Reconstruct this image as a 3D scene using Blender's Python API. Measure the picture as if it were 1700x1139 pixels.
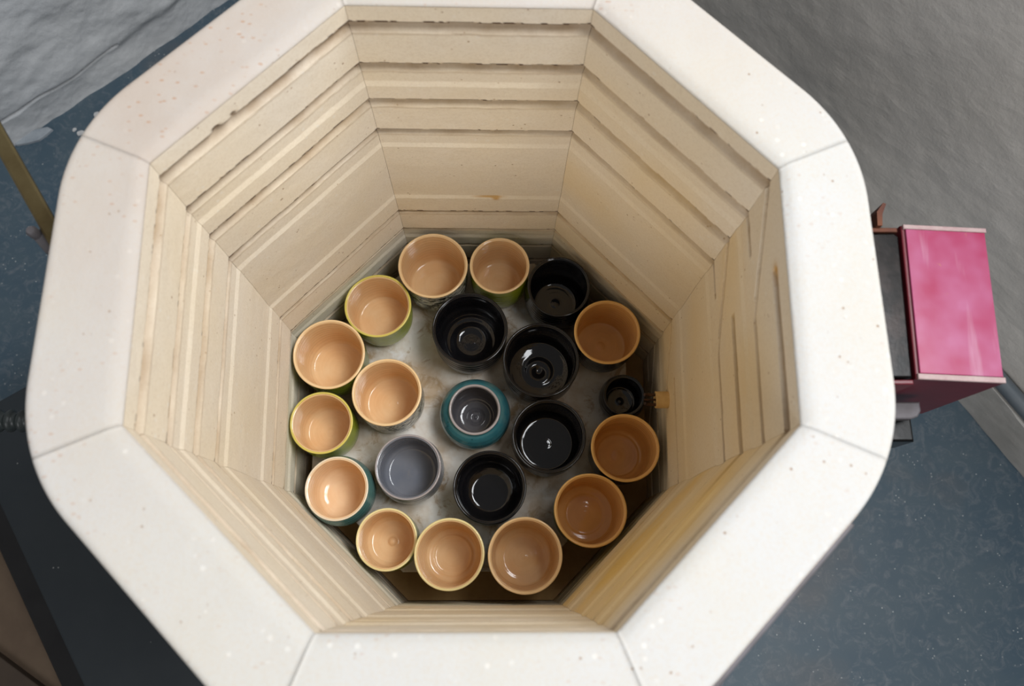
import bpy, math, random
import numpy as np
from mathutils import Matrix, Vector
for o in list(bpy.data.objects): bpy.data.objects.remove(o)
C = bpy.context.scene.collection
PI = math.pi
rng = np.random.default_rng(7)

# ------------------------------------------------------------------ camera
cam = bpy.data.cameras.new('camera'); cam.sensor_width = 36; cam.lens = 27.995
cam.clip_start = 0.02
camo = bpy.data.objects.new('camera', cam); C.objects.link(camo)
R = ((0.9997404, 0.0005300, -0.0227774), (-0.0067815, 0.9613386, -0.2752856), (0.0217509, 0.2753686, 0.9610926))
m = Matrix(R).to_4x4(); m.translation = Vector((0.0180, -0.18355, 0.50915)); camo.matrix_world = m
cam.dof.use_dof = True; cam.dof.focus_distance = 0.90; cam.dof.aperture_fstop = 6.3
bpy.context.scene.camera = camo

# ------------------------------------------------------------------ world, daylight, exposure
w = bpy.data.worlds.new('world'); bpy.context.scene.world = w; w.use_nodes = True
bg = w.node_tree.nodes['Background']
bg.inputs[0].default_value = (1.0, 0.97, 0.94, 1); bg.inputs[1].default_value = 0.19
def window_light(name, loc, target, sx, sy, power, col):
    l = bpy.data.lights.new(name, 'AREA'); l.shape = 'RECTANGLE'; l.size = sx; l.size_y = sy
    l.energy = power; l.color = col
    o = bpy.data.objects.new(name, l); C.objects.link(o); o.location = loc
    o.rotation_euler = (Vector(target) - Vector(loc)).to_track_quat('-Z', 'Y').to_euler()
for a_ in (-1, 1):                                     # four panes of a high window over the right wall
    for b_ in (-1, 1):
        window_light('window_daylight', (.92 + .19*b_, .20 + .34*a_, 1.66 + .10*b_), (0, 0, -.3), .60, .46, 11.0, (0.95, 0.975, 1.0))
for k in (-1, 0, 1):                                   # three panes of a window behind the viewer
    window_light('window_daylight', (-.35 + .36*k, -2.0 - .08*k, 1.35), (0, 0, -.1), .28, 1.0, 6.0, (0.96, 0.975, 1.0))
vs = bpy.context.scene.view_settings
vs.view_transform = 'Standard'; vs.look = 'None'; vs.gamma = 1; vs.use_curve_mapping = False
vs.exposure = 0.05

# ------------------------------------------------------------------ helpers
def mat(name, col, rough=.5, metal=0, coat=0, spec=.5):
    M = bpy.data.materials.new(name); M.use_nodes = True
    b = M.node_tree.nodes['Principled BSDF']
    b.inputs['Base Color'].default_value = (*col, 1); b.inputs['Roughness'].default_value = rough
    b.inputs['Metallic'].default_value = metal; b.inputs['Coat Weight'].default_value = coat
    b.inputs['Coat Roughness'].default_value = .04; b.inputs['Specular IOR Level'].default_value = spec
    return M
class N:
    """small node-graph helper"""
    def __init__(s, M):
        s.t = M.node_tree; s.b = s.t.nodes['Principled BSDF']
        s.co = s.t.nodes.new('ShaderNodeTexCoord').outputs['Object']
    def new(s, typ, **k):
        n = s.t.nodes.new(typ)
        for a, v in k.items(): setattr(n, a, v)
        return n
    def link(s, a, b): s.t.links.new(a, b)
    def map(s, sc, rot=(0,0,0), loc=(0,0,0), src=None):
        n = s.new('ShaderNodeMapping'); n.inputs['Scale'].default_value = sc; n.inputs['Rotation'].default_value = rot
        n.inputs['Location'].default_value = loc
        s.link(src or s.co, n.inputs['Vector']); return n.outputs[0]
    def noise(s, scale, detail=4, rough=.55, vec=None, dist=0):
        n = s.new('ShaderNodeTexNoise'); n.inputs['Scale'].default_value = scale; n.inputs['Detail'].default_value = detail
        n.inputs['Roughness'].default_value = rough; n.inputs['Distortion'].default_value = dist
        s.link(vec or s.co, n.inputs['Vector']); return n.outputs['Fac']
    def vor(s, scale, vec=None, feature='F1', out='Distance'):
        n = s.new('ShaderNodeTexVoronoi', feature=feature); n.inputs['Scale'].default_value = scale
        s.link(vec or s.co, n.inputs['Vector']); return n.outputs[out]
    def ramp(s, fac, p0, p1, v0=0., v1=1.):
        n = s.new('ShaderNodeMapRange'); n.clamp = True
        n.inputs[1].default_value = p0; n.inputs[2].default_value = p1; n.inputs[3].default_value = v0; n.inputs[4].default_value = v1
        s.link(fac, n.inputs[0]); return n.outputs[0]
    def math(s, op, a, b):
        n = s.new('ShaderNodeMath', operation=op)
        for i, v in enumerate((a, b)):
            if isinstance(v, (int, float)): n.inputs[i].default_value = v
            else: s.link(v, n.inputs[i])
        return n.outputs[0]
    def mix(s, fac, a, b):
        n = s.new('ShaderNodeMix', data_type='RGBA')
        if isinstance(fac, (int, float)): n.inputs[0].default_value = fac
        else: s.link(fac, n.inputs[0])
        for i, v in ((6, a), (7, b)):
            if isinstance(v, tuple): n.inputs[i].default_value = (*v, 1)
            else: s.link(v, n.inputs[i])
        return n.outputs[2]
    def base(s, c): s.link(c, s.b.inputs['Base Color'])
    def bump(s, h, strength, dist):
        n = s.new('ShaderNodeBump'); n.inputs['Strength'].default_value = strength; n.inputs['Distance'].default_value = dist
        s.link(h, n.inputs['Height']); s.link(n.outputs[0], s.b.inputs['Normal'])
    def attr(s, name):
        n = s.new('ShaderNodeAttribute'); n.attribute_name = name; return n.outputs['Fac']

def link(name, verts, faces, material, parent=None, smooth=False, attrs=None):
    me = bpy.data.meshes.new(name)
    me.from_pydata([tuple(v) for v in verts], [], [tuple(f) for f in faces])
    me.materials.append(material)
    if smooth: me.polygons.foreach_set('use_smooth', [True]*len(me.polygons))
    if attrs:
        for k, a in attrs.items():
            at = me.attributes.new(k, 'FLOAT', 'POINT'); at.data.foreach_set('value', np.asarray(a, dtype=np.float32))
    me.update()
    o = bpy.data.objects.new(name, me); C.objects.link(o)
    if parent: o.parent = parent
    return o
def thing(name, label, cat, loc=(0,0,0), rotz=0, group=None):
    o = bpy.data.objects.new(name, None); C.objects.link(o); o.empty_display_size = .05
    o.location = loc; o.rotation_euler = (0, 0, rotz); tag(o, label, cat, group); return o
def tag(o, label, cat, group=None):
    o['label'] = label; o['category'] = cat
    if group: o['group'] = group
    return o
def struct(o): o['kind'] = 'structure'; return o

class MB:
    def __init__(s): s.v = []; s.f = []
    def add(s, v, f):
        k = len(s.v); s.v += [tuple(p) for p in v]; s.f += [tuple(i + k for i in q) for q in f]; return s
    def prism(s, poly, z0, z1, bev=0):
        """extruded polygon (counter-clockwise) with a bevelled top edge"""
        n = len(poly); P = np.array(poly, float); c = P.mean(0)
        rings = [(P, z0)]
        if bev:
            rings.append((P, z1 - bev)); 
            rings.append((inset(P, bev*.3), z1 - bev*.3)); rings.append((inset(P, bev), z1))
        else: rings.append((P, z1))
        v = [(x, y, z) for Q, z in rings for x, y in Q]
        f = [tuple(range(n - 1, -1, -1)), tuple(range((len(rings)-1)*n, len(rings)*n))]
        for r in range(len(rings) - 1):
            for i in range(n):
                j = (i + 1) % n; f.append((r*n + i, r*n + j, (r+1)*n + j, (r+1)*n + i))
        return s.add(v, f)
    def box(s, x0, x1, y0, y1, z0, z1, bev=0): return s.prism([(x0,y0),(x1,y0),(x1,y1),(x0,y1)], z0, z1, bev)
    def tube(s, pts, rad, n=16, caps=True):
        """tube along a polyline; rad is a number or a list"""
        pts = [Vector(p) for p in pts]; v = []; f = []
        rad = rad if isinstance(rad, (list, tuple, np.ndarray)) else [rad]*len(pts)
        up = None
        for i, p in enumerate(pts):
            d = (pts[min(i+1, len(pts)-1)] - pts[max(i-1, 0)]).normalized()
            if up is None: up = d.orthogonal().normalized()
            up = (up - d*up.dot(d)).normalized(); sd = d.cross(up)
            for k in range(n):
                a = 2*PI*k/n; v.append(p + (up*math.cos(a) + sd*math.sin(a))*rad[i])
        for i in range(len(pts) - 1):
            for k in range(n):
                l = (k + 1) % n; f.append((i*n + k, i*n + l, (i+1)*n + l, (i+1)*n + k))
        if caps: f += [tuple(range(n-1, -1, -1)), tuple(range((len(pts)-1)*n, len(pts)*n))]
        return s.add(v, f)
    def lathe(s, prof, n=96, wob=None):
        """closed profile of (r, z), revolved round z; an end on the axis becomes a pole"""
        v = []; f = []; idx = []
        for i, (r, z) in enumerate(prof):
            if r < 1e-6: idx.append([len(v)]); v.append((0, 0, z))
            else:
                row = []
                for k in range(n):
                    a = 2*PI*k/n; rr = r*(wob(a, z) if wob else 1)
                    row.append(len(v)); v.append((rr*math.cos(a), rr*math.sin(a), z))
                idx.append(row)
        closed = not (len(idx[0]) == 1 and len(idx[-1]) == 1)
        for i in range(len(idx) - (0 if closed else 1)):
            a, b = idx[i], idx[(i + 1) % len(idx)]
            for k in range(n):
                l = (k + 1) % n
                if len(a) == 1 and len(b) == 1: continue
                if len(a) == 1: f.append((a[0], b[l], b[k]))
                elif len(b) == 1: f.append((a[k], a[l], b[0]))
                else: f.append((a[k], a[l], b[l], b[k]))
        return s.add(v, f)
    def build(s, name, material, parent=None, smooth=False):
        o = link(name, s.v, s.f, material, parent, smooth)
        if smooth and smooth != 'all':
            import bmesh
            bm = bmesh.new(); bm.from_mesh(o.data); bm.normal_update()
            for e in bm.edges:
                if len(e.link_faces) == 2 and e.calc_face_angle(0) > math.radians(38): e.smooth = False
            bm.to_mesh(o.data); bm.free()
        return o
def inset(P, d):
    n = len(P); out = []
    for i in range(n):
        a, b, c = P[i-1], P[i], P[(i+1) % n]
        e1 = (b - a)/np.linalg.norm(b - a); e2 = (c - b)/np.linalg.norm(c - b)
        n1 = np.array((-e1[1], e1[0])); n2 = np.array((-e2[1], e2[0]))
        q = n1 + n2; q = q/(q @ q)*2
        out.append(b + q*d)
    return np.array(out)
def vnoise(x, y, seed):
    """smooth 2-D value noise on arrays, range -1..1"""
    T = np.random.default_rng(seed).uniform(-1, 1, (64, 64))
    xi = np.floor(x).astype(int); yi = np.floor(y).astype(int); fx = x - xi; fy = y - yi
    fx = fx*fx*(3 - 2*fx); fy = fy*fy*(3 - 2*fy)
    g = lambda a, b: T[a % 64, b % 64]
    return (g(xi, yi)*(1-fx) + g(xi+1, yi)*fx)*(1-fy) + (g(xi, yi+1)*(1-fx) + g(xi+1, yi+1)*fx)*fy
def fbm(x, y, seed, o=4):
    s = 0; a = 1
    for k in range(o): s = s + a*vnoise(x*2**k, y*2**k, seed + k); a *= .5
    return s/1.9

# ------------------------------------------------------------------ materials
def brick_material(name, col, stain=True):
    M = mat(name, col, .95, spec=.15); n = N(M)
    big = n.noise(9, 3); c = n.mix(n.ramp(big, .35, .7), col, tuple(np.array(col)*np.array((1.0, .97, .90))))
    fine = n.noise(420, 3, .7); c = n.mix(n.ramp(fine, .45, .75, 0, .30), c, (.62, .49, .34))
    sp = n.vor(150); pick = n.noise(60, 2)
    dots = n.math('MULTIPLY', n.ramp(sp, .10, .18, 1, 0), n.ramp(pick, .58, .66))
    c = n.mix(n.math('MULTIPLY', dots, .7), c, (.30, .15, .06))
    wsp = n.math('MULTIPLY', n.ramp(n.vor(95), .12, .2, 1, 0), n.ramp(n.noise(35, 2), .5, .6))
    c = n.mix(n.math('MULTIPLY', wsp, .35), c, (.93, .90, .84))
    if stain:
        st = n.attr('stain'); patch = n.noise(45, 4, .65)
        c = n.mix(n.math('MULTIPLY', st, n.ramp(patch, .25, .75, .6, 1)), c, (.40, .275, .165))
        c = n.mix(n.math('MULTIPLY', n.attr('bounce_stain'), n.ramp(n.noise(7, 3), .2, .6, .45, 1)), c, (.88, .61, .22))
        c = n.mix(n.attr('crust_shadow'), c, (.075, .035, .018))
        c = n.mix(n.attr('ochre'), c, (.62, .33, .06))
        c = n.mix(n.attr('joint'), c, (.80, .68, .47))
    n.base(c)
    h = n.math('ADD', n.math('MULTIPLY', n.noise(260, 4, .7), .6), n.math('MULTIPLY', n.noise(50, 3), .6))
    h = n.math('SUBTRACT', h, n.math('MULTIPLY', dots, .6))
    n.bump(h, .35, .0012)
    return M
M_brick = brick_material('kiln_firebrick', (.895, .812, .685))
M_rim = brick_material('kiln_rim_coating', (.635, .628, .612), False)
# pinkish drips and pits of the coated rim, with shade painted at back left
def rim_wear_shade():
    n = N(M_rim); old = n.b.inputs['Base Color'].links[0].from_socket
    pk = n.noise(7.5, 4, .6); c = n.mix(n.math('MULTIPLY', n.attr('wear_shade'), n.ramp(pk, .3, .62, .45, 1)), old, (.53, .435, .36))
    pt = n.math('MULTIPLY', n.ramp(n.vor(110, n.map((1, 1.6, 1))), .13, .22, 1, 0), n.ramp(n.noise(14, 2), .47, .62))
    c = n.mix(n.math('MULTIPLY', pt, n.math('ADD', .22, n.math('MULTIPLY', n.attr('wear_shade'), .5))), c, (.50, .30, .19)); n.base(c)
rim_wear_shade()
def glaze(name, col, col2=None, rough=.09, spec=.5, sc=22, rings=1.0):
    M = mat(name, col, rough, spec=spec); n = N(M)
    col2 = col2 or tuple(np.array(col)*.8)
    c = n.mix(n.ramp(n.noise(sc, 4, .6), .3, .7), col, col2)
    # throwing rings: fine colour and height ripples round the axis
    g = n.new('ShaderNodeVectorMath', operation='LENGTH'); n.link(n.map((1, 1, .0)), g.inputs[0])
    z = n.new('ShaderNodeSeparateXYZ'); n.link(n.co, z.inputs[0])
    q = n.math('ADD', n.math('MULTIPLY', g.outputs['Value'], 1.0), n.math('MULTIPLY', z.outputs[2], 1.2))
    cx = n.new('ShaderNodeCombineXYZ'); n.link(q, cx.inputs[0])
    n.link(n.math('MULTIPLY', z.outputs[1], .12), cx.inputs[1]); n.link(n.math('MULTIPLY', z.outputs[0], .12), cx.inputs[2])
    rg = n.noise(330, 2, .6, cx.outputs[0])
    c = n.mix(n.ramp(rg, .35, .65, 0, .12*rings), c, tuple(np.minimum(np.array(col)*1.25, .95)))
    n.base(c); n.bump(rg, .07*rings, .0008)
    return M
M_tan = glaze('tan_inner_glaze', (.745, .520, .285), (0.708, 0.415, 0.189))
M_orange = glaze('amber_inner_glaze', (0.792, 0.444, 0.156), (0.696, 0.372, 0.120))
M_cream = glaze('cream_inner_glaze', (0.864, 0.624, 0.396), (0.792, 0.504, 0.264))
M_black = glaze('black_glaze', (.006, .006, .008), (.010, .009, .009), .05, .55)
M_greyg = glaze('grey_glaze', (0.136, 0.147, 0.176), (0.192, 0.192, 0.208), .07, .55)
M_mauve = glaze('dark_grey_inner_glaze', (0.072, 0.070, 0.079), (0.120, 0.108, 0.108), .08, .6)
M_green = glaze('lime_green_glaze', (.38, .44, .012), (.20, .26, .006), .12)
M_olive = glaze('olive_glaze', (.22, .26, .020), (.12, .15, .012), .12)
M_lip_y = glaze('yellow_lip_glaze', (0.700, 0.587, 0.125), (0.625, 0.500, 0.125), .12)
M_lip_p = glaze('pale_yellow_lip_glaze', (0.864, 0.720, 0.360), (0.792, 0.624, 0.288), .12)
M_lip_t = glaze('tan_lip_glaze', (0.888, 0.624, 0.348), (0.792, 0.528, 0.264), .12)
M_lip_o = glaze('amber_lip_glaze', (0.828, 0.494, 0.172), (0.759, 0.437, 0.138), .12)
M_lip_g = glaze('mauve_lip_glaze', (0.390, 0.345, 0.338), (0.286, 0.260, 0.260), .12)
M_lip_c = glaze('cream_lip_glaze', (0.880, 0.748, 0.572), (0.792, 0.638, 0.462), .12)
M_clay = mat('raw_clay_foot', (.42, .30, .20), .85)
def teal():
    M = glaze('teal_glaze', (.050, .185, .205), (.020, .105, .14), .14); n = N(M)
    old = n.b.inputs['Base Color'].links[0].from_socket
    c = n.mix(n.ramp(n.noise(18, 3), .50, .72, 0, .8), old, (.20, .29, .23))
    d = n.math('MULTIPLY', n.ramp(n.vor(190), .10, .16, 1, 0), n.ramp(n.noise(90, 2), .55, .62))
    n.base(n.mix(d, c, (.006, .02, .022))); return M
M_teal = teal()
M_teal2 = glaze('blue_green_glaze', (.10, .22, .20), (.045, .13, .14), .14)
def brushed_glaze(name, ground, ink, lo, hi, sx=30, sz=90):
    M = mat(name, ground, .16); n = N(M)
    # angular coordinate so the brush dabs wrap round the wall of the cup
    s = n.new('ShaderNodeSeparateXYZ'); n.link(n.co, s.inputs[0])
    at = n.math('ARCTAN2', s.outputs[1], s.outputs[0])
    cx = n.new('ShaderNodeCombineXYZ'); n.link(n.math('MULTIPLY', at, .04), cx.inputs[0]); n.link(s.outputs[2], cx.inputs[1])
    v = n.map((sx, sz, 1), (0, 0, .35), src=cx.outputs[0])
    a = n.noise(3.2, 5, .7, v, .6)
    n.base(n.mix(n.ramp(a, lo, hi), ground, ink)); return M
M_brush_w = brushed_glaze('white_glaze_with_black_brush_marks', (.66, .62, .50), (.012, .016, .012), .47, .51)
M_brush_k = brushed_glaze('black_glaze_with_white_brush_marks', (.010, .012, .012), (.42, .39, .32), .60, .66, 20, 60)
M_brush_s = brushed_glaze('black_glaze_with_grey_swirls', (.010, .010, .012), (.22, .21, .20), .57, .72, 14, 70)
def shelf_material():
    M = mat('kiln_shelf_wash', (.60, .55, .49), .85, spec=.2); n = N(M)
    c = n.mix(n.ramp(n.noise(16, 4, .6), .40, .62), (.80, .755, .69), (.56, .43, .30))
    c = n.mix(n.ramp(n.noise(30, 5, .7, dist=.8), .54, .64, 0, .75), c, (.40, .26, .13))
    c = n.mix(n.ramp(n.noise(24, 4), .62, .72, 0, .8), c, (.92, .92, .92))
    n.base(c); n.bump(n.noise(60, 5, .65), .5, .002); return M
M_shelf = shelf_material()
def simple(name, c1, c2, sc, rough, bumpk=.2, bd=.002, metal=0, det=4, lo=.35, hi=.65, speck=None):
    M = mat(name, c1, rough, metal); n = N(M)
    c = n.mix(n.ramp(n.noise(sc, det, .62), lo, hi), c1, c2)
    if speck:
        col, vs_, thr, pk = speck
        d = n.math('MULTIPLY', n.ramp(n.vor(vs_), thr*.7, thr, 1, 0), n.ramp(n.noise(vs_*.35, 2), pk, pk + .05))
        c = n.mix(d, c, col)
    n.base(c); n.bump(n.noise(sc*3, 5, .65), bumpk, bd); return M
M_kfloor = simple('kiln_floor_brick', (.62, .40, .18), (.46, .28, .11), 14, .95, .4, .002)
M_jacket = simple('scorched_steel_jacket', (.30, .24, .20), (.16, .09, .05), 12, .45, .1, .001, .8)
M_steel = simple('dull_steel', (.15, .14, .15), (.09, .08, .08), 25, .62, .1, .001, .5)
M_rust = simple('rusty_bracket_steel', (.20, .07, .03), (.10, .035, .025), 30, .7, .3, .001, .3)
def pink():
    M = mat('faded_pink_enamel', (.5, .03, .12), .22, coat=.4); n = N(M)
    c = n.mix(n.ramp(n.noise(16, 3, .55), .36, .62), (.37, .022, .085), (.46, .125, .245))
    sc = n.noise(60, 3, .6, n.map((1, .12, 1), (0, 0, .8)))
    c = n.mix(n.ramp(sc, .60, .75, 0, .5), c, (.60, .36, .46))
    c = n.mix(n.ramp(n.noise(75, 4, .7), .70, .76, 0, .8), c, (.45, .16, .12))
    n.base(c); n.bump(n.noise(150, 3), .1, .0006); return M
M_pink = pink()
M_red = simple('dark_red_enamel', (.15, .012, .022), (.11, .010, .016), 20, .35, .05)
M_edge = simple('worn_pale_edge', (.42, .27, .27), (.50, .38, .36), 90, .6, .2, .0005)
M_darkmetal = simple('black_heat_shield', (.007, .007, .007), (.035, .025, .022), 22, .25, .15, .001, .6, lo=.48, hi=.75)
M_arm = simple('brass_brown_steel', (.17, .13, .06), (.12, .085, .035), 35, .38, .1, .001, .75)
M_conduit = simple('black_conduit', (.018, .024, .024), (.04, .05, .05), 40, .4, .1)
M_tube = simple('yellow_ceramic', (.76, .52, .22), (.68, .43, .17), 60, .75, .2, .0006)
M_rod = simple('scaled_rod', (.10, .05, .03), (.06, .035, .03), 120, .4, .2, .0004, .7)
M_floor = simple('blue_grey_painted_floor', (.040, .074, .106), (.062, .094, .118), 7, .5, .15, .002,
                 speck=((.36, .38, .38), 130, .17, .56))
def floor_dirt():
    n = N(M_floor); old = n.b.inputs['Base Color'].links[0].from_socket
    c = n.mix(n.ramp(n.noise(42, 7, .8, dist=1.4), .50, .66, 0, .75), old, (.14, .16, .18))
    c = n.mix(n.ramp(n.noise(2.6, 4, .6), .56, .72, 0, .6), c, (.13, .105, .09)); n.base(c)
floor_dirt()
M_slab = simple('black_painted_board', (.013, .019, .024), (.018, .024, .029), 9, .5, .1, .002, speck=((.20, .20, .20), 75, .10, .62))
M_trim = simple('gloss_black_edging', (.006, .006, .007), (.010, .010, .011), 20, .3, .05)
M_board = simple('brown_board', (.13, .088, .055), (.10, .065, .04), 14, .7, .2, .002, speck=((.4, .38, .34), 50, .12, .62))
M_board2 = simple('dark_brown_board', (.055, .036, .022), (.04, .026, .017), 14, .7, .2)
def wall_material(name, c1, c2, stretch, rough=.6):
    M = mat(name, c1, rough, spec=.35); n = N(M)
    c = n.mix(n.ramp(n.noise(3.0, 4, .6), .35, .68), c1, c2)
    n.base(n.mix(n.ramp(n.noise(70, 4, .7), .66, .74, 0, .35), c, tuple(np.array(c1)*.55)))
    h = n.math('ADD', n.math('MULTIPLY', n.noise(26, 5, .6, n.map(stretch)), .8), n.math('MULTIPLY', n.noise(110, 4, .6), .35))
    n.bump(h, .28 if 'paint' in name else .5, .006); return M
M_wallR = wall_material('grey_wall_paint', (.74, .70, .65), (.78, .73, .66), (1, 1, 1))
M_wallL = wall_material('brushed_grey_plaster', (.47, .485, .50), (.54, .545, .545), (1, 1, .35))
M_plinth = simple('pale_grey_cement', (.50, .48, .45), (.43, .41, .375), 12, .8, .4, .003, speck=((.10, .09, .08), 60, .12, .66))
M_pipe = simple('blue_grey_paint', (.11, .135, .155), (.14, .155, .17), 18, .5, .2)
M_chip = simple('plaster_chip', (.30, .33, .36), (.22, .25, .28), 30, .85, .4)

# ------------------------------------------------------------------ the room
FZ = -0.80
b = MB(); b.prism([(-2.2, -2.2), (1.75, -2.2), (.02, 1.60), (-.55, 1.9), (-2.2, -.2)], FZ - .05, FZ)
b = MB(); b.prism([(-2.6, -2.4), (2.5, -2.4), (2.5, 2.2), (-2.6, 2.2)], FZ - .05, FZ)
struct(b.build('floor', M_floor))
def wall_mesh(name, A, D, length, nrm, z0, z1, nu, nz, disp, thick, M):
    """plastered wall: displaced front grid with a flat back. A start, D direction, nrm towards the room"""
    A = np.array(A); D = np.array(D)/np.linalg.norm(D); nrm = np.array(nrm)/np.linalg.norm(nrm)
    u = np.linspace(0, length, nu); z = z0 + (z1 - z0)*np.linspace(0, 1, nz)**1.5
    U, Z = np.meshgrid(u, z, indexing='ij'); d = disp(U, Z)
    P = A + U[..., None]*D + d[..., None]*nrm
    v = np.concatenate([P, Z[..., None]], 2).reshape(-1, 3)
    idx = np.arange(nu*nz).reshape(nu, nz)
    f = np.stack([idx[:-1, :-1], idx[1:, :-1], idx[1:, 1:], idx[:-1, 1:]], -1).reshape(-1, 4).tolist()
    B0 = A - nrm*thick; B1 = B0 + D*length; k = len(v)
    v = v.tolist() + [[*B0, z0], [*B1, z0], [*B1, z1], [*B0, z1]]
    f += [(k+1, k, k+3, k+2), tuple([k] + idx[:, 0][::1].tolist() + [k+1]), tuple([k+2] + idx[::-1, -1].tolist() + [k+3]),
          tuple([k+3] + idx[0, ::-1].tolist() + [k]), tuple([k+1] + idx[-1, :].tolist() + [k+2])]
    return struct(link(name, v, f, M, None, False))
# left wall: base line through (-.854,.554) and (-.567,.813)
def dispL(U, Z):
    crack = FZ + .075 + .02*fbm(U*5, U*0, 31) + .03*(U - 1.0)
    s = 1/(1 + np.exp(-(Z - crack)/.006))
    g = -.010*np.exp(-((Z - crack)/.004)**2)*(vnoise(U*9, U*0 + 3, 5) > -.25)
    return .006*fbm(U*14, Z*14, 11) + s*(.010 + .010*fbm(U*6, Z*9, 17)) + g - .002
wl = wall_mesh('wall_left', (-1.53, -.056), (.742, .670), 2.25, (.670, -.742), FZ, .75, 420, 420, dispL, .12, M_wallL)
# right wall above a low pale cement plinth; base line through (.805,.089) and (.894,-.043)
Dr = np.array((.559, -.829)); Nr = np.array((-.829, -.559))
P0 = np.array((.805, .089)) - Dr*1.85
dispR = lambda U, Z: .003*fbm(U*9, Z*9, 41) + .0015*fbm(U*30, Z*30, 47)
wall_mesh('wall_right', P0 - Nr*.030, Dr, 4.3, Nr, FZ, .75, 330, 240, dispR, .12, M_wallR)
dispP = lambda U, Z: .004*fbm(U*16, Z*16, 51)
o = wall_mesh('baseboard_right', P0, Dr, 4.3, Nr, FZ, -.705, 260, 14, dispP, .027, M_plinth)
q = MB()
a0 = P0 - Nr*.015 + Dr*.2; a1 = P0 - Nr*.015 + Dr*4.2
pts = [(*(a0 + (a1 - a0)*t), -.696) for t in np.linspace(0, 1, 60)]
q.tube(pts, .0125, 20)
struct(q.build('trim_1', M_pipe, None, True))

# loose bits by the left wall
r2 = random.Random(5)
def chip(x, y, s, lx, name, label, cat, M, rot):
    n = 9; P = [(math.cos(2*PI*k/n)*s*lx*r2.uniform(.75, 1.1), math.sin(2*PI*k/n)*s*r2.uniform(.7, 1.1)) for k in range(n)]
    c, sn = math.cos(rot), math.sin(rot); P = [(c*a - sn*b_, sn*a + c*b_) for a, b_ in P]
    b = MB(); b.prism(P, 0, s*.5, s*.15); o = b.build(name, M); o.location = (x, y, FZ)
    return tag(o, label, cat, None)
chip(-.816, .581, .012, 2.9, 'plaster_offcut', 'long pale grey plaster strip on the blue floor below the left wall', 'plaster', M_chip, .45)
for k, (x, y) in enumerate([(-.700, .600), (-.685, .618), (-.735, .590), (-.655, .640), (-.668, .655), (-.748, .597), (-.630, .668), (-.712, .628)]):
    o = chip(x, y, r2.uniform(.003, .006), 1.5, 'plaster_crumb', 'small white plaster crumb on the dark floor along the left wall', 'plaster crumb', mat_c if k else (mat_c := simple('white_crumb', (.5, .5, .5), (.38, .38, .38), 80, .9)), r2.uniform(0, 3))
    o['group'] = 'plaster crumbs along the left wall'

# black slab beside the kiln (lower left) with its edging, brown board beyond it
e0 = np.array((-.728, -.112)); dS = np.array((.107, -.17))/np.linalg.norm((.107, -.17)); nS = np.array((.846, .533))
slab = thing('platform', 'low black speckled platform on the floor left of the kiln', 'platform', (-.6, -.3, FZ))
def W(p): return (p[0] + .6, p[1] + .3)
A = e0 - dS*.16; Bq = A + dS*.70
b = MB(); b.prism([W(A + nS*.03), W(Bq + nS*.03), W(Bq + nS*.20), W(A + nS*.20)], .0, .10, .003); b.build('top_board', M_slab, slab)
b = MB(); P = []
for k in range(9):
    a = PI/2*k/8; P.append((.0045 - .0045*math.sin(a), .088 + .006*math.cos(a)))
prof = [(0.0295, 0.0), (.0295, .094)] + [(x, z) for x, z in P if z > 0.0005] + [(0, .0)]
v = []; 
for t in (0, .70):
    for x, z in prof:
        p = A + dS*t + nS*x; v.append((*W(p), z))
n_ = len(prof); f = [(i, (i+1) % n_, n_ + (i+1) % n_, n_ + i) for i in range(n_)] + [tuple(range(n_-1, -1, -1)), tuple(range(n_, 2*n_))]
b.add(v, f); b.build('edge_strip', M_trim, slab, True)
b = MB(); A2 = A - nS*.004
b.prism([tuple(A2 - nS*.30 + dS*.12), tuple(A2 - nS*.30 + dS*.68), tuple(A2 + dS*.68), tuple(A2 + dS*.12)], FZ, FZ + .02, .002)
tag(b.build('wooden_board', M_board), 'brown board on the floor at the lower left corner beyond the black platform', 'board')
b = MB(); b.prism([(-.80, -.60), (-.62, -.60), (-.62, -.359), (-.80, -.244)], FZ + .0202, FZ + .034, .002)
tag(b.build('dark_plank', M_board2), 'dark brown plank lying on the brown board at the lower left corner', 'plank')

# ------------------------------------------------------------------ the kiln
KFL = -.527
kiln = thing('kiln', 'open octagonal electric kiln lined with cream firebrick, holding glazed pots', 'kiln', (0, 0, FZ))
KO = -FZ                                                 # parts use kiln-local z
order = ['RU', 'TR', 'TL', 'LU', 'LL', 'BL', 'BR', 'RL']  # counter-clockwise
inn = {'TR': (.0929, .2218), 'RU': (.2200, .0890), 'RL': (.2158, -.0943), 'BR': (.0917, -.2193),
       'BL': (-.0882, -.2184), 'LL': (-.2170, -.0935), 'LU': (-.2219, .0914), 'TL': (-.0933, .2233)}
rimx = {k: (v[0]*1.012, v[1]*1.012) for k, v in inn.items()}
def oct_r(th, a, rho):
    """radius of a rounded octagon (flat sides facing +x) at angle th"""
    t = (th + PI/8) % (PI/4) - PI/8; t = abs(t); c = (a - rho)/math.cos(PI/8)        # arc centre distance at 22.5 deg
    cx, cy = c*math.cos(PI/8), c*math.sin(PI/8)
    if a*math.tan(t) <= cy: return a/math.cos(t)
    bq = cx*math.cos(t) + cy*math.sin(t); return bq + math.sqrt(max(bq*bq - c*c + rho*rho, 0))
G = [(-.0141, .0075, .0125), (-.0658, .0075, .0125), (-.1185, .0075, .0115), (-.1690, .0070, .0105), (-.3475, .0045, .007), (-.3975, .0045, .007),
     (-.4450, .0045, .007), (-.4930, .0045, .007)]          # groove top z, depth, height
REC = [(-.0985, -.0658), (-.2015, -.1690), (-.3150, -.2400), (-.4240, -.3975)]   # set-back strips that end in a small ledge
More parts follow.
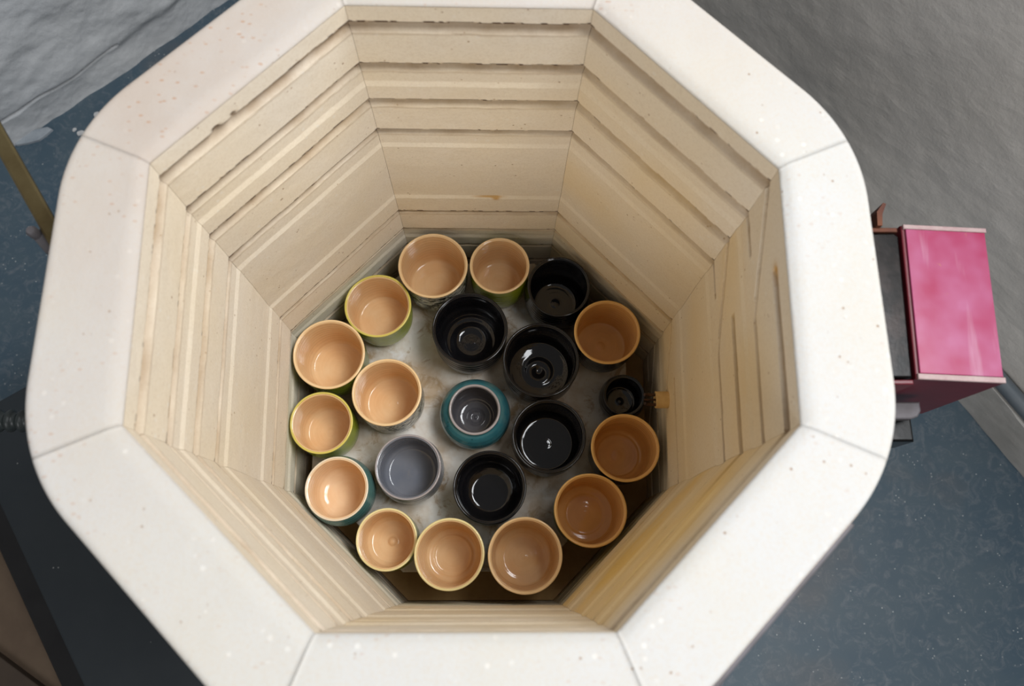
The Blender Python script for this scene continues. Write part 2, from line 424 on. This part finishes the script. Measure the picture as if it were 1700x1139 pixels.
ZT, ZB = .0040, KFL - .012; RZ = .0090
def build_wall(i):
    na, nb = order[i], order[(i + 1) % 8]; Pa, Pb = np.array(inn[na]), np.array(inn[nb])
    right = na == 'RL'                                       # the face with the element leads
    nz = int((ZT - ZB)/.0011); nu = 110
    z = np.linspace(ZT, ZB, nz); u = np.linspace(0, 1, nu)
    U, Z = np.meshgrid(u, z, indexing='ij'); X = U*.18
    d = np.zeros_like(Z); st = np.zeros_like(Z); cr = np.zeros_like(Z); oc = np.zeros_like(Z); jt = np.zeros_like(Z)
    s0 = 100*i
    far = {'TR': 1.0, 'RU': .55, 'TL': .75, 'LU': .5}.get(na, .35)
    wav = .00035*vnoise(X*90, X*0 + 1, s0 + 5) + .0005*vnoise(X*22, X*0, s0 + 6)
    def groove(zt, D, h, mask=1.0, sti=1.0):
        nonlocal d, st, cr
        j = wav*(1 + .3*math.sin(zt*900)) + .0009*np.maximum(vnoise(X*150, X*0 + zt*50, s0 + 9) - .35, 0)
        s = (zt + j) - Z                                     # distance below the groove's top edge
        body = np.where((s > 0) & (s < h), np.clip(1 - (s/h)**2.6, 0, 1)*np.clip(s/.0012 + .35, 0, 1), 0)*mask
        d = np.maximum(d, D*body)
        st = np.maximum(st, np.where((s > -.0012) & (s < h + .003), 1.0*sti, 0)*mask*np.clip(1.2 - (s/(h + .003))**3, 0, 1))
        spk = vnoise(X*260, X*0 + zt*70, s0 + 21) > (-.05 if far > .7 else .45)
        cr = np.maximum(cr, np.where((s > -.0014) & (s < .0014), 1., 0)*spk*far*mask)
        if far > .7: cr = np.maximum(cr, np.where((s > -.0008) & (s < .0020), .95, 0)*mask)  # continuous dark line: crust with the overhang's shadow painted in
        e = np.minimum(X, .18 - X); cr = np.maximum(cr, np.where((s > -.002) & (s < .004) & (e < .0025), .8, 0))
    if not right:
        for zt, D, h in G: groove(zt, D, h)
    else:
        # U runs from the near corner (RL) to the far corner (RU); v = distance from the far corner
        V = 1 - U
        for k in range(0, 8, 2):
            (z1, D, h), (z2, _, _) = G[k], G[k + 1]
            gg = .6
            km = np.clip((V - .42)/.02, 0, 1) if k < 4 else np.clip((V - .45)/.02, 0, 1)
            def g2(zline, mask, D_=D, h_=h):
                groove_line(zline, mask, D_, h_)
            def groove_line(zl, mask, D_, h_):
                nonlocal d, st, cr
                j = wav*.8
                s = zl + j - Z
                body = np.where((s > 0) & (s < h_*.8), np.clip(np.sin(np.clip(s/(h_*.8), 0, 1)*PI), 0, 1)**.5, 0)*mask
                d = np.maximum(d, D_*body); return s
            diag = z1 + (z2 - z1)*np.clip(V/.48, 0, 1)
            s = groove_line(diag, 1.0, D, h); rs = np.clip((V - .42)/.1, 0, 1)
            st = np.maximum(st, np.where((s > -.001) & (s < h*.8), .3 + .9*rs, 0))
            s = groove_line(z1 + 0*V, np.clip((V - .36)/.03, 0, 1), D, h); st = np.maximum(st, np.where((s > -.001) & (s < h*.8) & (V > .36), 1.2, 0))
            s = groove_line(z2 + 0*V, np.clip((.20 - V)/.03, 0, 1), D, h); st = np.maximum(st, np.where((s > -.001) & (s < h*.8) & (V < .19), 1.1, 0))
        bl = np.exp(-(((V - .385)/.035)**2 + ((Z + .0175)/.0045)**2)); oc = np.maximum(oc, np.clip(bl*1.3, 0, .9))
    for zb, zt in REC:
        hh = .0060
        r_ = .0015
        m1 = np.clip((Z - (zb + .5*wav))/hh, 0, 1)            # slope of the ledge, catches light
        m2 = np.where(Z < zt - .002, 1., 0) if zt in (-.0658, -.1690, -.3975) else np.clip((zt - Z)/.06, 0, 1)
        d = d + r_*m1*m2*np.where(Z > zb, 1, 0)
        jt = np.maximum(jt, np.where((Z > zb - .0015) & (Z < zb + hh), .1, 0)*(.7 + .3*vnoise(X*60, Z*60, s0 + 3)))
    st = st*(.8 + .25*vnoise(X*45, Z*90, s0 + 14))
    if na == 'TR':                                            # rust stain near the middle of the far wall
        bl = np.exp(-(((X - .078)/.016)**2 + ((Z + .3105)/.0022)**2)) + 1.0*np.exp(-(((X - .070)/.004)**2 + ((Z + .314)/.004)**2))
        oc = np.maximum(oc, np.clip(bl*1.1 - .15, 0, .85))
    e = np.minimum(X, .18 - X)
    d = d + .00025*fbm(X*70, Z*70, s0 + 30)
    # chips out of the brick just above the top groove of the upper left wall
    if na == 'TL':
        for cxx, cw in ((.128, .003), (.112, .002)):
            bl = np.exp(-(((X - cxx)/cw)**2 + ((Z + .0125)/.0018)**2)); d = d + .004*bl; cr = np.maximum(cr, np.clip(bl*1.3, 0, .95))
    fk = {'BR': 1.0, 'RL': .55, 'RU': .35, 'BL': .3, 'TR': .15}.get(na, .06)  # yellow of warm bounced light painted onto the unlit faces, over some firing stain
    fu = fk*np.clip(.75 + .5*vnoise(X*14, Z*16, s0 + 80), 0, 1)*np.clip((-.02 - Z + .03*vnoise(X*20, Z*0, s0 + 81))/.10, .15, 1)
    k = 1 + d/.222
    Ua = .0008 + U*(1 - .0016)
    P = Pa*(1 - Ua)[..., None] + Pb*Ua[..., None]; P = P*k[..., None]
    v = np.concatenate([P, (Z + KO)[..., None]], 2).reshape(-1, 3)
    idx = np.arange(nu*nz).reshape(nu, nz)
    f = np.stack([idx[:-1, :-1], idx[:-1, 1:], idx[1:, 1:], idx[1:, :-1]], -1)[:, :, ::-1].reshape(-1, 4).tolist()
    K = len(v); back = []
    for t in np.linspace(.0012, .9988, 15):
        p = Pa*(1 - t) + Pb*t; th = math.atan2(p[1], p[0]); r = oct_r(th, .2780, .120); back.append((r*math.cos(th), r*math.sin(th)))
    nb_ = len(back)
    v = v.tolist() + [[x, y, ZT + KO] for x, y in back] + [[x, y, ZB + KO] for x, y in back]
    f += [(K + j, K + j + 1, K + nb_ + j + 1, K + nb_ + j) for j in range(nb_ - 1)]
    f += [tuple(idx[:, 0].tolist() + [K + j for j in range(nb_ - 1, -1, -1)]),
          tuple(idx[::-1, -1].tolist() + [K + nb_ + j for j in range(nb_)]),
          tuple(idx[0, ::-1].tolist() + [K, K + nb_]), tuple(idx[-1, :].tolist() + [K + 2*nb_ - 1, K + nb_ - 1])]
    z0 = [0.]*(2*nb_)
    at = {n_: np.concatenate([np.clip(a_, 0, 1).ravel(), z0]) for n_, a_ in (('stain', st), ('crust_shadow', cr), ('ochre', oc), ('joint', jt), ('bounce_stain', fu))}
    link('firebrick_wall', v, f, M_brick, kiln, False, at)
def build_rim(i):
    na, nb = order[i], order[(i + 1) % 8]; Pa, Pb = np.array(inn[na]), np.array(inn[nb]); Ra, Rb = np.array(rimx[na]), np.array(rimx[nb])
    nu = 60; v = []; 
    radial = np.concatenate([np.linspace(0, 1, 26)])
    L = None
    for a in range(nu):
        t = .0002 + (1 - .0004)*a/(nu - 1)
        w_ = Pa*(1 - t) + Pb*t; q_ = Ra*(1 - t) + Rb*t; th = math.atan2(q_[1], q_[0])
        ro = oct_r(th, .2806, .125); out = np.array((math.cos(th), math.sin(th)))
        ri = np.linalg.norm(q_); x = t*.18
        nn = lambda p, k, s: float(fbm(np.array(p[0]*k + 9), np.array(p[1]*k + 9), s))
        edge = min(t, 1 - t)*.2
        col = [(*w_, ZT), (*(w_ + out*.0002*nn(w_, 60, 3)), RZ - .0040)]
        ch = .0013*nn(q_, 45, 61)
        col.append((*(w_ + out*.0018), RZ - .0028 + ch*.4)); col.append((*(w_ + out*.0046), RZ - .0013)); col.append((*(w_ + out*(.0080 + ch)), RZ - .0002))
        for s in np.linspace(.04, 1, 22):
            r = ri + .0075 + (ro - .005 - ri - .0075)*s; p = out*r
            dz = .0004*nn(p, 22, 71) + .00025*nn(p, 80, 75) - .0001*max(0, 1 - edge/.0009)
            col.append((*p, RZ + dz))
        for a_ in (25, 50, 75, 90):
            a2 = math.radians(a_); r = ro - .005 + .005*math.sin(a2); col.append((r*out[0], r*out[1], RZ - .005*(1 - math.cos(a2))))
        col.append((ro*out[0], ro*out[1], ZT))
        L = len(col); v += [(x_, y_, z_ + KO) for x_, y_, z_ in col]
    f = []
    for a in range(nu - 1):
        for j in range(L):
            j2 = (j + 1) % L; f.append((a*L + j, (a+1)*L + j, (a+1)*L + j2, a*L + j2)[::-1])
    f.append(tuple(range(L))[::1]); f.append(tuple((nu-1)*L + j for j in range(L))[::-1])
    wk = {'TR': (.55, .75), 'TL': (.8, .85), 'LU': (.75, .35), 'RU': (.12, .5), 'LL': (.3, .05)}.get(na, (.05, .05))   # pink stain plus painted shade, stronger at the less lit back left
    wear_shade = np.repeat(np.linspace(wk[0], wk[1], nu), L)
    link('rim_brick', v, f, M_rim, kiln, True, {'wear_shade': wear_shade})
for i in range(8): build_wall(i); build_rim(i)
# floor of the chamber, steel jacket, base
def oct_poly(a, rho, n=160):
    return [(oct_r(2*PI*k/n, a, rho)*math.cos(2*PI*k/n), oct_r(2*PI*k/n, a, rho)*math.sin(2*PI*k/n)) for k in range(n)]
b = MB(); b.prism([tuple(np.array(inn[k])*.9965) for k in order], KFL - .045 + KO, KFL + KO); b.build('chamber_floor', M_kfloor, kiln)
b = MB(); b.prism(oct_poly(.2785, .121), KFL - .075 + KO, KFL - .0455 + KO); b.build('base_slab', M_brick, kiln)
po, pi_ = oct_poly(.2822, .127), oct_poly(.2809, .1255); n_ = len(po)
v = [(x, y, z + KO) for P_ in (po, pi_) for z in (-.0005, KFL - .074) for x, y in P_]; f = []
for k in range(n_):
    l = (k + 1) % n_
    f += [(n_ + k, n_ + l, l, k), (2*n_ + k, 2*n_ + l, 3*n_ + l, 3*n_ + k), (k, l, 2*n_ + l, 2*n_ + k), (3*n_ + k, 3*n_ + l, n_ + l, n_ + k)]
jacket = link('steel_jacket', v, f, M_jacket, kiln)
# lap seam strip on the lower right side of the jacket
th0 = math.radians(-45); tx = np.array((math.cos(th0 + PI/2), math.sin(th0 + PI/2))); nx = np.array((math.cos(th0), math.sin(th0)))
b = MB(); P_ = [nx*.2824 - tx*.075, nx*.2824 + tx*.068, nx*.2895 + tx*.068, nx*.2895 - tx*.075]
b.prism([tuple(p) for p in reversed(P_)][::-1][::-1], -.40 + KO, -.016 + KO, .001); b.build('jacket_seam', M_steel, kiln)
# stand
b = MB()
b.prism(oct_poly(.262, .07), KFL - .100 + KO, KFL - .0755 + KO); b.build('stand_ring', M_steel, kiln)
for a in (45, 135, 225, 315):
    x, y = .19*math.cos(math.radians(a)), .19*math.sin(math.radians(a))
    b = MB(); b.box(x - .014, x + .014, y - .014, y + .014, 0, KFL - .1005 + KO, .002); b.build('stand_leg', M_steel, kiln)
# sensing tube and its rods, through the right hand wall
yt, zt = .0045, -.385
b = MB(); 
prof = [(.0035, 0), (.0085, 0), (.0097, .0015), (.0097, .030), (.0035, .030)]
b.lathe(prof, 40); b.v = [(.2335 - z, yt + x, zt + KO + y) for x, y, z in b.v]; b.f = [q_[::-1] for q_ in b.f]
tube = b.build('sensing_tube', M_tube, kiln, True)
b = MB(); b.tube([(.232, yt, zt + KO), (.190, yt, zt + KO)], .0012, 12); b.build('sensing_rod', M_rod, tube, True)
for s in (-1, 1):
    b = MB(); y_ = yt + s*.0058
    b.tube([(.207, y_, zt + KO + .001), (.199, y_, zt + KO + .001), (.1935, y_, zt + KO + .0015), (.1905, y_ - s*.0005, zt + KO + .004)], [.0019, .0019, .0021, .0016], 12)
    b.build('cone_support', M_rod, tube, True)
# control box on the right side
bx = MB()
X0, X1, Y0, Y1, Z1, Z0 = .3585, .4300, -.040, .0935, -.100, -.232
t_ = .0018
bx.box(X0, X1, Y0, Y1, Z0 + KO, Z1 - .0035 + KO, .001); box = bx.build('control_box', M_red, kiln)
b = MB(); b.prism([(X0 + .003, Y0 + .0045), (X1 - .0015, Y0 + .0045), (X1 - .0015, Y1 - .004), (X0 + .003, Y1 - .004)], Z1 - .0034 + KO, Z1 - .0015 + KO, .0006); b.build('top_panel', M_pink, box)['label'] = 'faded pink enamelled top panel'
b = MB(); b.box(X0 + .001, X1, Y0 - .0005, Y0 + .0042, Z1 - .0034 + KO, Z1 - .001 + KO, .0008); b.build('panel_edge', M_edge, box)
b = MB(); b.box(X0 + .001, X1, Y1 - .0038, Y1 + .0002, Z1 - .0034 + KO, Z1 - .0012 + KO, .0008); b.build('panel_edge', M_edge, box)
rb = math.radians(-2.9); bc = Vector(((X0 + X1)/2, (Y0 + Y1)/2, 0)); Rb_ = Matrix.Rotation(rb, 3, 'Z')
box.rotation_euler = (0, 0, rb); box.location = bc - Rb_ @ bc
b = MB(); b.prism([(.2835, -.037), (X0 - .0058, -.037), (X0 + .0004, .0850), (X0 - .003, .0880), (.2835, .0880)], -.150 + KO, -.1035 + KO, .0015); b.build('heat_shield', M_darkmetal, kiln)
b = MB(); b.box(.2830, X0 + .0005, .0895, .0935, -.19 + KO, -.104 + KO, .001)
b.prism([(.3405, .0935), (.3445, .0935), (.3460, .104), (.3505, .1135), (.3480, .1145), (.3415, .106)], -.16 + KO, -.100 + KO); b.build('mounting_bracket', M_rust, kiln)
b = MB(); b.box(.2830, X0 - .0050, -.0425, -.0385, -.19 + KO, -.104 + KO, .001); b.build('mounting_bracket', M_red, kiln)
# latch under the box
lt = MB(); pts = [(.300, -.062), (.372, -.062), (.378, -.060), (.3815, -.055), (.3815, -.047), (.300, -.047)]
lt.prism(pts, -.158 + KO, -.150 + KO, .0015); lt.prism([(.302, -.0605), (.370, -.0605), (.378, -.056), (.378, -.049), (.302, -.049)], -.166 + KO, -.1585 + KO, .001)
latch = lt.build('latch', M_steel, kiln)
b = MB(); b.box(.2830, .381, -.0785, -.0505, -.205 + KO, -.167 + KO, .002); b.build('latch_block', M_darkmetal, latch)
# lid support arm at the upper left
arm = MB(); c0_ = np.array((-.305, .051)); c1_ = np.array((-.440, .255)); dd = (c1_ - c0_)/np.linalg.norm(c1_ - c0_); nn_ = np.array((-dd[1], dd[0]))
wv = .0062
za, zb_ = -.052, -.050
v = []
for p, zc in ((c0_, za), (c1_, zb_)):
    for s, zz in ((1, 0), (1, .003), (.72, .004), (-.72, .004), (-1, .003), (-1, 0)):
        v.append((*(p + nn_*wv*s), zc + zz + KO))
f = [(i, (i+1) % 6, 6 + (i+1) % 6, 6 + i) for i in range(6)] + [(5, 4, 3, 2, 1, 0), (6, 7, 8, 9, 10, 11)]
arm.add(v, f); armo = arm.build('lid_support_arm', M_arm, kiln)
b = MB(); pq = np.array((-.3265, .0625))
b.lathe([(0, -.0522), (.0042, -.0522), (.0042, -.046), (.0030, -.044), (0, -.044)], 24); b.v = [(x + pq[0], y + pq[1], z + KO) for x, y, z in b.v]; b.build('screw', M_steel, armo, True)
b = MB(); b.prism([(-.2826, .040), (-.2826, .062), (-.322, .070), (-.331, .062), (-.318, .048)], -.085 + KO, -.0525 + KO, .001); b.build('arm_bracket', M_steel, kiln)
# black corrugated supply conduit on the left
b = MB(); pts = []; rad = []
for k in range(460):
    s = k/459; y = -.0235 - .004*s
    L_ = 1.02*s                                          # level run, then a bend down to the floor
    if L_ < .58: x, z = -.2826 - L_, -.350
    elif L_ < .70: a_ = (L_ - .58)/.12*PI/2; x, z = -.8626 - .0764*math.sin(a_), -.350 - .0764*(1 - math.cos(a_))
    else: x, z = -.939, -.4264 - (L_ - .70)
    z += KO
    pts.append((x, y, z)); rad.append(.0105 + .0022*math.sin(k*1.1))
b.tube(pts, rad, 20); b.build('supply_conduit', M_conduit, kiln, 'all')

# ------------------------------------------------------------------ kiln shelf on posts
SZ = -.475
sh = thing('kiln_shelf', 'stained white octagonal kiln shelf carrying the pots at the bottom of the kiln', 'shelf', (-.009, .012, SZ))
P_ = [(.196/math.cos(PI/8)*math.cos(PI/8 + k*PI/4), .196/math.cos(PI/8)*math.sin(PI/8 + k*PI/4)) for k in range(8)]
b = MB(); b.prism(P_, -.018, 0, .0015); b.build('slab', M_shelf, sh)
for a in (90, 210, 330):
    x, y = .12*math.cos(math.radians(a)), .12*math.sin(math.radians(a))
    b = MB(); b.box(x - .014, x + .014, y - .014, y + .014, KFL - SZ, -.0182, .001); b.build('post', M_tube, sh)

# ------------------------------------------------------------------ the pots
def smooth_prof(ctrl, step=.0009):
    """Catmull-Rom through control points"""
    P = [np.array(p, float) for p in ctrl]; P = [2*P[0] - P[1]] + P + [2*P[-1] - P[-2]]; out = []
    for i in range(1, len(P) - 2):
        n = max(2, int(np.linalg.norm(P[i+1] - P[i])/step))
        for k in range(n):
            t = k/n; a, b_, c, d = P[i-1], P[i], P[i+1], P[i+2]
            out.append(.5*((2*b_) + (-a + c)*t + (2*a - 5*b_ + 4*c - d)*t*t + (-a + 3*b_ - 3*c + d)*t**3))
    out.append(P[-2]); return out
def cup(name, label, x, y, R, h, outer, inner, Mo, Mi, Ml, rot, group=None, cat='cup', ring=.00009, seed=1, foot_r=.62, tilt=(0, 0)):
    """outer / inner: control points as (r/R, z/h), outer from foot to lip, inner from lip to centre"""
    t = thing(name, label, cat, (x, y, SZ), rot, group)
    rr = random.Random(seed)
    ph, am = rr.uniform(0, 6), rr.uniform(.002, .006)
    wob = lambda a, z: 1 + am*math.cos(2*a + ph)*(z/h if z > 0 else 0) + .001*math.cos(5*a + ph)
    lw = .0016                                                     # half thickness of the lip
    o_ = [(max(p[0], 0)*R, p[1]*h) for p in outer]; i_ = [(max(p[0], 0)*R, p[1]*h) for p in inner]
    O = smooth_prof(o_); I = smooth_prof(i_)
    f_ = 1500 + 300*rr.random()
    O = [(r + ring*1.3*math.sin(z*f_*.55 + ph)*min(1, max(0, (h - z)/.006)), z) for r, z in O]
    I = [(r - ring*math.sin(z*f_*.45)*min(1, max(0, (h - z)/.006))*(1 if r > .002 else 0), z + (ring*.25*math.sin(r*f_*.6) if r < .6*R else 0)) for r, z in I]
    I[-1] = (0, I[-1][1])
    for k in range(len(I)): I[k] = (max(I[k][0], 0 if k == len(I) - 1 else .0004), I[k][1])
    oz = np.array([z for r, z in O]); orr = np.array([r for r, z in O])
    I = [(min(r, float(np.interp(z, oz, orr)) - .0034) if k < len(I) - 1 and k > 0 else r, z) for k, (r, z) in enumerate(I)]
    g = .0009                                                     # thickness of the lining
    # lining normals, to set the body's cavity just behind it
    C_ = []
    for k, (r, z) in enumerate(I):
        a, b_ = I[max(k-1, 0)], I[min(k+1, len(I)-1)]; dr, dz = b_[0] - a[0], b_[1] - a[1]; l = math.hypot(dr, dz) or 1
        C_.append((max(r - dz/l*g, 0.0004), z + dr/l*g))
    C_[-1] = (0, I[-1][1] - g); C_[0] = (I[0][0] + g, I[0][1])
    # body: foot underside -> outer -> (under the lip) -> cavity
    b = MB(); body = [(0, .004), (foot_r*R*.8, .004), (foot_r*R*.82, .0035)] + O + [(r + .00001, z) for r, z in C_[0:]]
    b.lathe(body, 96, wob); b.build('body', Mo, t, True)
    b = MB(); b.lathe(I[:-1] + [(0, I[-1][1])] + C_[::-1][:1] + C_[::-1][1:], 96, wob)
    lin = b; 
    # one closed shell: inner surface to the axis, and back along the cavity
    v = MB(); prof = I + [(0.0, C_[-1][1] + .00005)] + [(r - .00002, z + .00002) for r, z in C_[::-1][1:]]
    v.lathe_open = None
    lining(v, I, C_, wob); v.build('inner_glaze', Mi, t, True)['label'] = Mi.name.replace('_', ' ')
    # lip: rounded band joining outer wall and lining
    ro, zo = O[-1]; ri, zi = I[0]; cxm = (ro + ri)/2; hw = (ro - ri)/2 + .0003
    lp = [(cxm + hw*math.cos(a), min(zo, zi) - .0002 + (hw*.95 if a <= PI else .0008)*math.sin(a)) for a in np.linspace(-.0, 2*PI, 20, endpoint=False)]
    b = MB(); b.lathe(lp, 96, wob); b.build('lip', Ml, t, 'all')['label'] = Ml.name.replace('_', ' ')
    # foot ring
    b = MB(); fr = foot_r*R
    b.lathe([(fr*.80, .0), (fr*.97, .0), (fr, .0012), (fr, .0042), (fr*.80, .0038)], 72); b.build('foot_ring', M_clay if Mo is not M_black else M_black, t, True)
    return t
def lining(mb, I, Cv, wob, n=96):
    v = []; f = []
    def ring_(r, z):
        k0 = len(v)
        for k in range(n):
            a = 2*PI*k/n; q = r*wob(a, z); v.append((q*math.cos(a), q*math.sin(a), z))
        return list(range(k0, k0 + n))
    A_ = [ring_(r, z) for r, z in I[:-1]]; pa = len(v); v.append((0, 0, I[-1][1]))
    B_ = [ring_(r - .00002, z + .00003) for r, z in Cv[:-1]]; pb = len(v); v.append((0, 0, Cv[-1][1] + .00003))
    for rows, pole, flip in ((A_, pa, False), (B_, pb, True)):
        for i in range(len(rows) - 1):
            for k in range(n):
                l = (k+1) % n; q = (rows[i][k], rows[i][l], rows[i+1][l], rows[i+1][k]); f.append(q if not flip else q[::-1])
        for k in range(n):
            l = (k+1) % n; q = (rows[-1][k], rows[-1][l], pole); f.append(q if not flip else q[::-1])
    for k in range(n):
        l = (k+1) % n; f.append((A_[0][l], A_[0][k], B_[0][k], B_[0][l]))
    mb.add(v, f)
# profile families (r/R, z/h)
OUT_cyl = [(.62, .05), (.74, .065), (.86, .14), (.945, .30), (.975, .55), (.985, .80), (1.0, .975)]
OUT_wide = [(.66, .05), (.82, .065), (.94, .15), (.99, .30), (1.005, .5), (.99, .80), (1.0, .975)]
OUT_round = [(.62, .05), (.80, .07), (.97, .20), (1.04, .42), (1.04, .66), (1.01, .86), (.99, .975)]
OUT_flare = [(.60, .05), (.68, .07), (.78, .20), (.86, .45), (.93, .75), (1.0, .975)]
OUT_bowl = [(.62, .05), (.76, .07), (.93, .20), (.985, .42), (.965, .66), (.955, .84), (1.0, .975)]
OUT_belly = [(.62, .05), (.80, .07), (1.0, .22), (1.09, .45), (1.09, .68), (1.03, .88), (.985, .975)]
def IN(floor_r=.76, zf=.13, neck=.90, dimple=0., rings=()):
    floor_r += .055; neck += .015
    P = [(.945, .975), (.928, .88), (neck, .60), (neck - .015, .36), ((neck + floor_r)/2 + .01, .22), (floor_r, zf + .025), (floor_r*.86, zf)]
    P += list(rings); P += [(.22, zf - .012), (.12, zf - .008 + dimple*.6), (.05, zf - .005 + dimple), (0, zf - .005 + dimple)]
    return P
def STEP(r1, z1, r2, z2, zf, dimple=.0):
    """inner wall with a rolled ledge at r1, z1 and a second ring at r2, z2"""
    return [(.945, .975), (.93, .90), (.91, .70), (.895, .50), (r1 + .06, z1 + .10), (r1 + .015, z1 + .025), (r1 - .03, z1), (r1 - .08, z1 - .035),
            (r2 + .06, z2 + .05), (r2 + .02, z2 + .012), (r2 - .03, z2 - .02), (r2*.7, zf), (r2*.35, zf - .005), (.06, zf + dimple*.5), (0, zf + dimple)]
cups = [
 ('tea_bowl', 'tall tan-lined cup with white black-brushed outside, top row left, against far wall', -.0561, .1747, .0419, .078, OUT_cyl, IN(.74), M_brush_w, M_tan, M_lip_t, .4, .60),
 ('tea_bowl', 'green cup lined tan, top row, between the tall brushed cup and a black bowl', .0251, .1760, .0364, .075, OUT_wide, IN(.75), M_green, M_tan, M_lip_t, 1.2, .62),
 ('tea_bowl', 'black glazed cup standing nearest the far right corner of the kiln', .0971, .1487, .0386, .075, OUT_round, IN(.68, .12, .86), M_black, M_black, M_black, 0, .68),
 ('tea_bowl', 'bright lime green cup with yellow lip and ribbed tan inside, upper left', -.1224, .1263, .0398, .068, OUT_cyl, IN(.74), M_green, M_tan, M_lip_y, 2.1, .60),
 ('tea_bowl', 'widest tan-lined cup at the left wall with thin yellowish lip', -.1762, .0636, .0420, .076, OUT_cyl, IN(.72), M_olive, M_tan, M_lip_t, 3.0, .60),
 ('tea_bowl', 'tan-lined cup brushed black on white, inner ring left, right of the yellow-lipped cups', -.1067, .0176, .0400, .076, OUT_wide, IN(.76, .12), M_brush_w, M_tan, M_lip_t, 3.9, .62),
 ('bowl', 'wide black bowl with grey swirled outside directly below the tall brushed cup', -.0107, .0961, .0452, .072, OUT_bowl, STEP(.76, .30, .50, .18, .13), M_brush_s, M_black, M_black, .5, .66),
 ('bowl', 'wide black bowl with small dimple in its floor, right of the swirled bowl', .0743, .0578, .0456, .070, OUT_bowl, IN(.70, .16, .87, -.05, [(.45, .135), (.32, .15)]), M_black, M_black, M_black, 1, .66),
 ('tea_bowl', 'amber-lined cup with black and white outside at the upper right wall', .1540, .0913, .0397, .074, OUT_cyl, IN(.76), M_brush_k, M_orange, M_lip_o, 2.2, .62),
 ('small_cup', 'smallest black cup beside the yellow ceramic tube', .1755, .0199, .0255, .045, OUT_belly, IN(.60, .16, .84, .02), M_black, M_black, M_black, 0, .66),
 ('jar', 'squat round turquoise jar with grey inside in the middle of the pots', -.0047, .0000, .0306, .060, [(1.0, .05), (1.12, .08), (1.33, .28), (1.40, .48), (1.33, .68), (1.15, .84), (1.0, .90), (.99, .975)],
   [(.91, .975), (.89, .90), (.97, .78), (1.02, .55), (.92, .34), (.80, .22), (.70, .19), (.62, .165), (.40, .15), (.30, .17), (.20, .13), (.08, .13), (.03, .16), (0, .16)], M_teal, M_mauve, M_lip_g, 0, .98),
 ('bowl', 'black bowl with broad flat floor, lower right of the turquoise jar', .0818, -.0334, .0430, .070, OUT_bowl, IN(.72, .14, .88), M_black, M_black, M_black, 2, .66),
 ('bowl', 'black bowl with stepped ledge inside, front of the turquoise jar', .0132, -.0913, .0417, .066, OUT_bowl, STEP(.85, .40, .72, .20, .13), M_black, M_black, M_black, 3, .64),
 ('tea_bowl', 'amber-lined cup with dark outside just below the small black cup', .1690, -.0482, .0392, .076, OUT_cyl, IN(.62, .15, .87), M_black, M_orange, M_lip_o, 1, .62),
 ('tea_bowl', 'amber-lined cup with ringed floor near the lower right wall', .1267, -.1184, .0409, .075, OUT_cyl, IN(.78, .16, .90, 0, [(.60, .15), (.52, .135)]), M_olive, M_orange, M_lip_o, 4, .62),
 ('tea_bowl', 'tan-lined cup in the front row right, largest of the front row', .0523, -.1671, .0410, .080, OUT_cyl, IN(.74, .14, .90, 0, [(.62, .13), (.50, .12)]), M_brush_k, M_tan, M_lip_t, 5, .62),
 ('tea_bowl', 'tan-lined cup with pale yellow lip, middle of the front row', -.0310, -.1653, .0386, .080, OUT_cyl, IN(.72, .13, .90, 0, [(.58, .14), (.50, .125)]), M_olive, M_tan, M_lip_p, 0, .62),
 ('tea_bowl', 'green cup with yellow lip in the front row left, smallest of that row', -.1021, -.1487, .0342, .066, OUT_wide, IN(.70, .14, .90, .05), M_olive, M_tan, M_lip_p, 1, .62),
 ('tea_bowl', 'blue-green cup with cream lip and pale inside at the lower left wall', -.1600, -.0925, .0362, .070, OUT_belly, IN(.70, .14, .90, 0, [(.50, .125)]), M_teal2, M_cream, M_lip_c, 2, .68),
 ('bowl', 'smooth slate grey bowl left of the turquoise jar', -.0810, -.0675, .0381, .062, OUT_round, IN(.72, .15, .90, .0), M_greyg, M_greyg, M_lip_g, 3, .64),
 ('tea_bowl', 'green cup with yellow lip touching the left wall, above the blue-green cup', -.1816, -.0171, .0361, .070, OUT_wide, IN(.74, .13), M_green, M_tan, M_lip_y, 5, .62),
]
for k, (nm, lb, x, y, Rr, h, oo, ii, Mo, Mi, Ml, rot, fr) in enumerate(cups):
    cup(nm, lb, x, y, Rr, h, oo, ii, Mo, Mi, Ml, rot, 'fired pots standing on the kiln shelf', {'tea_bowl': 'cup', 'small_cup': 'cup', 'bowl': 'bowl', 'jar': 'jar'}[nm], seed=k + 3, foot_r=fr)
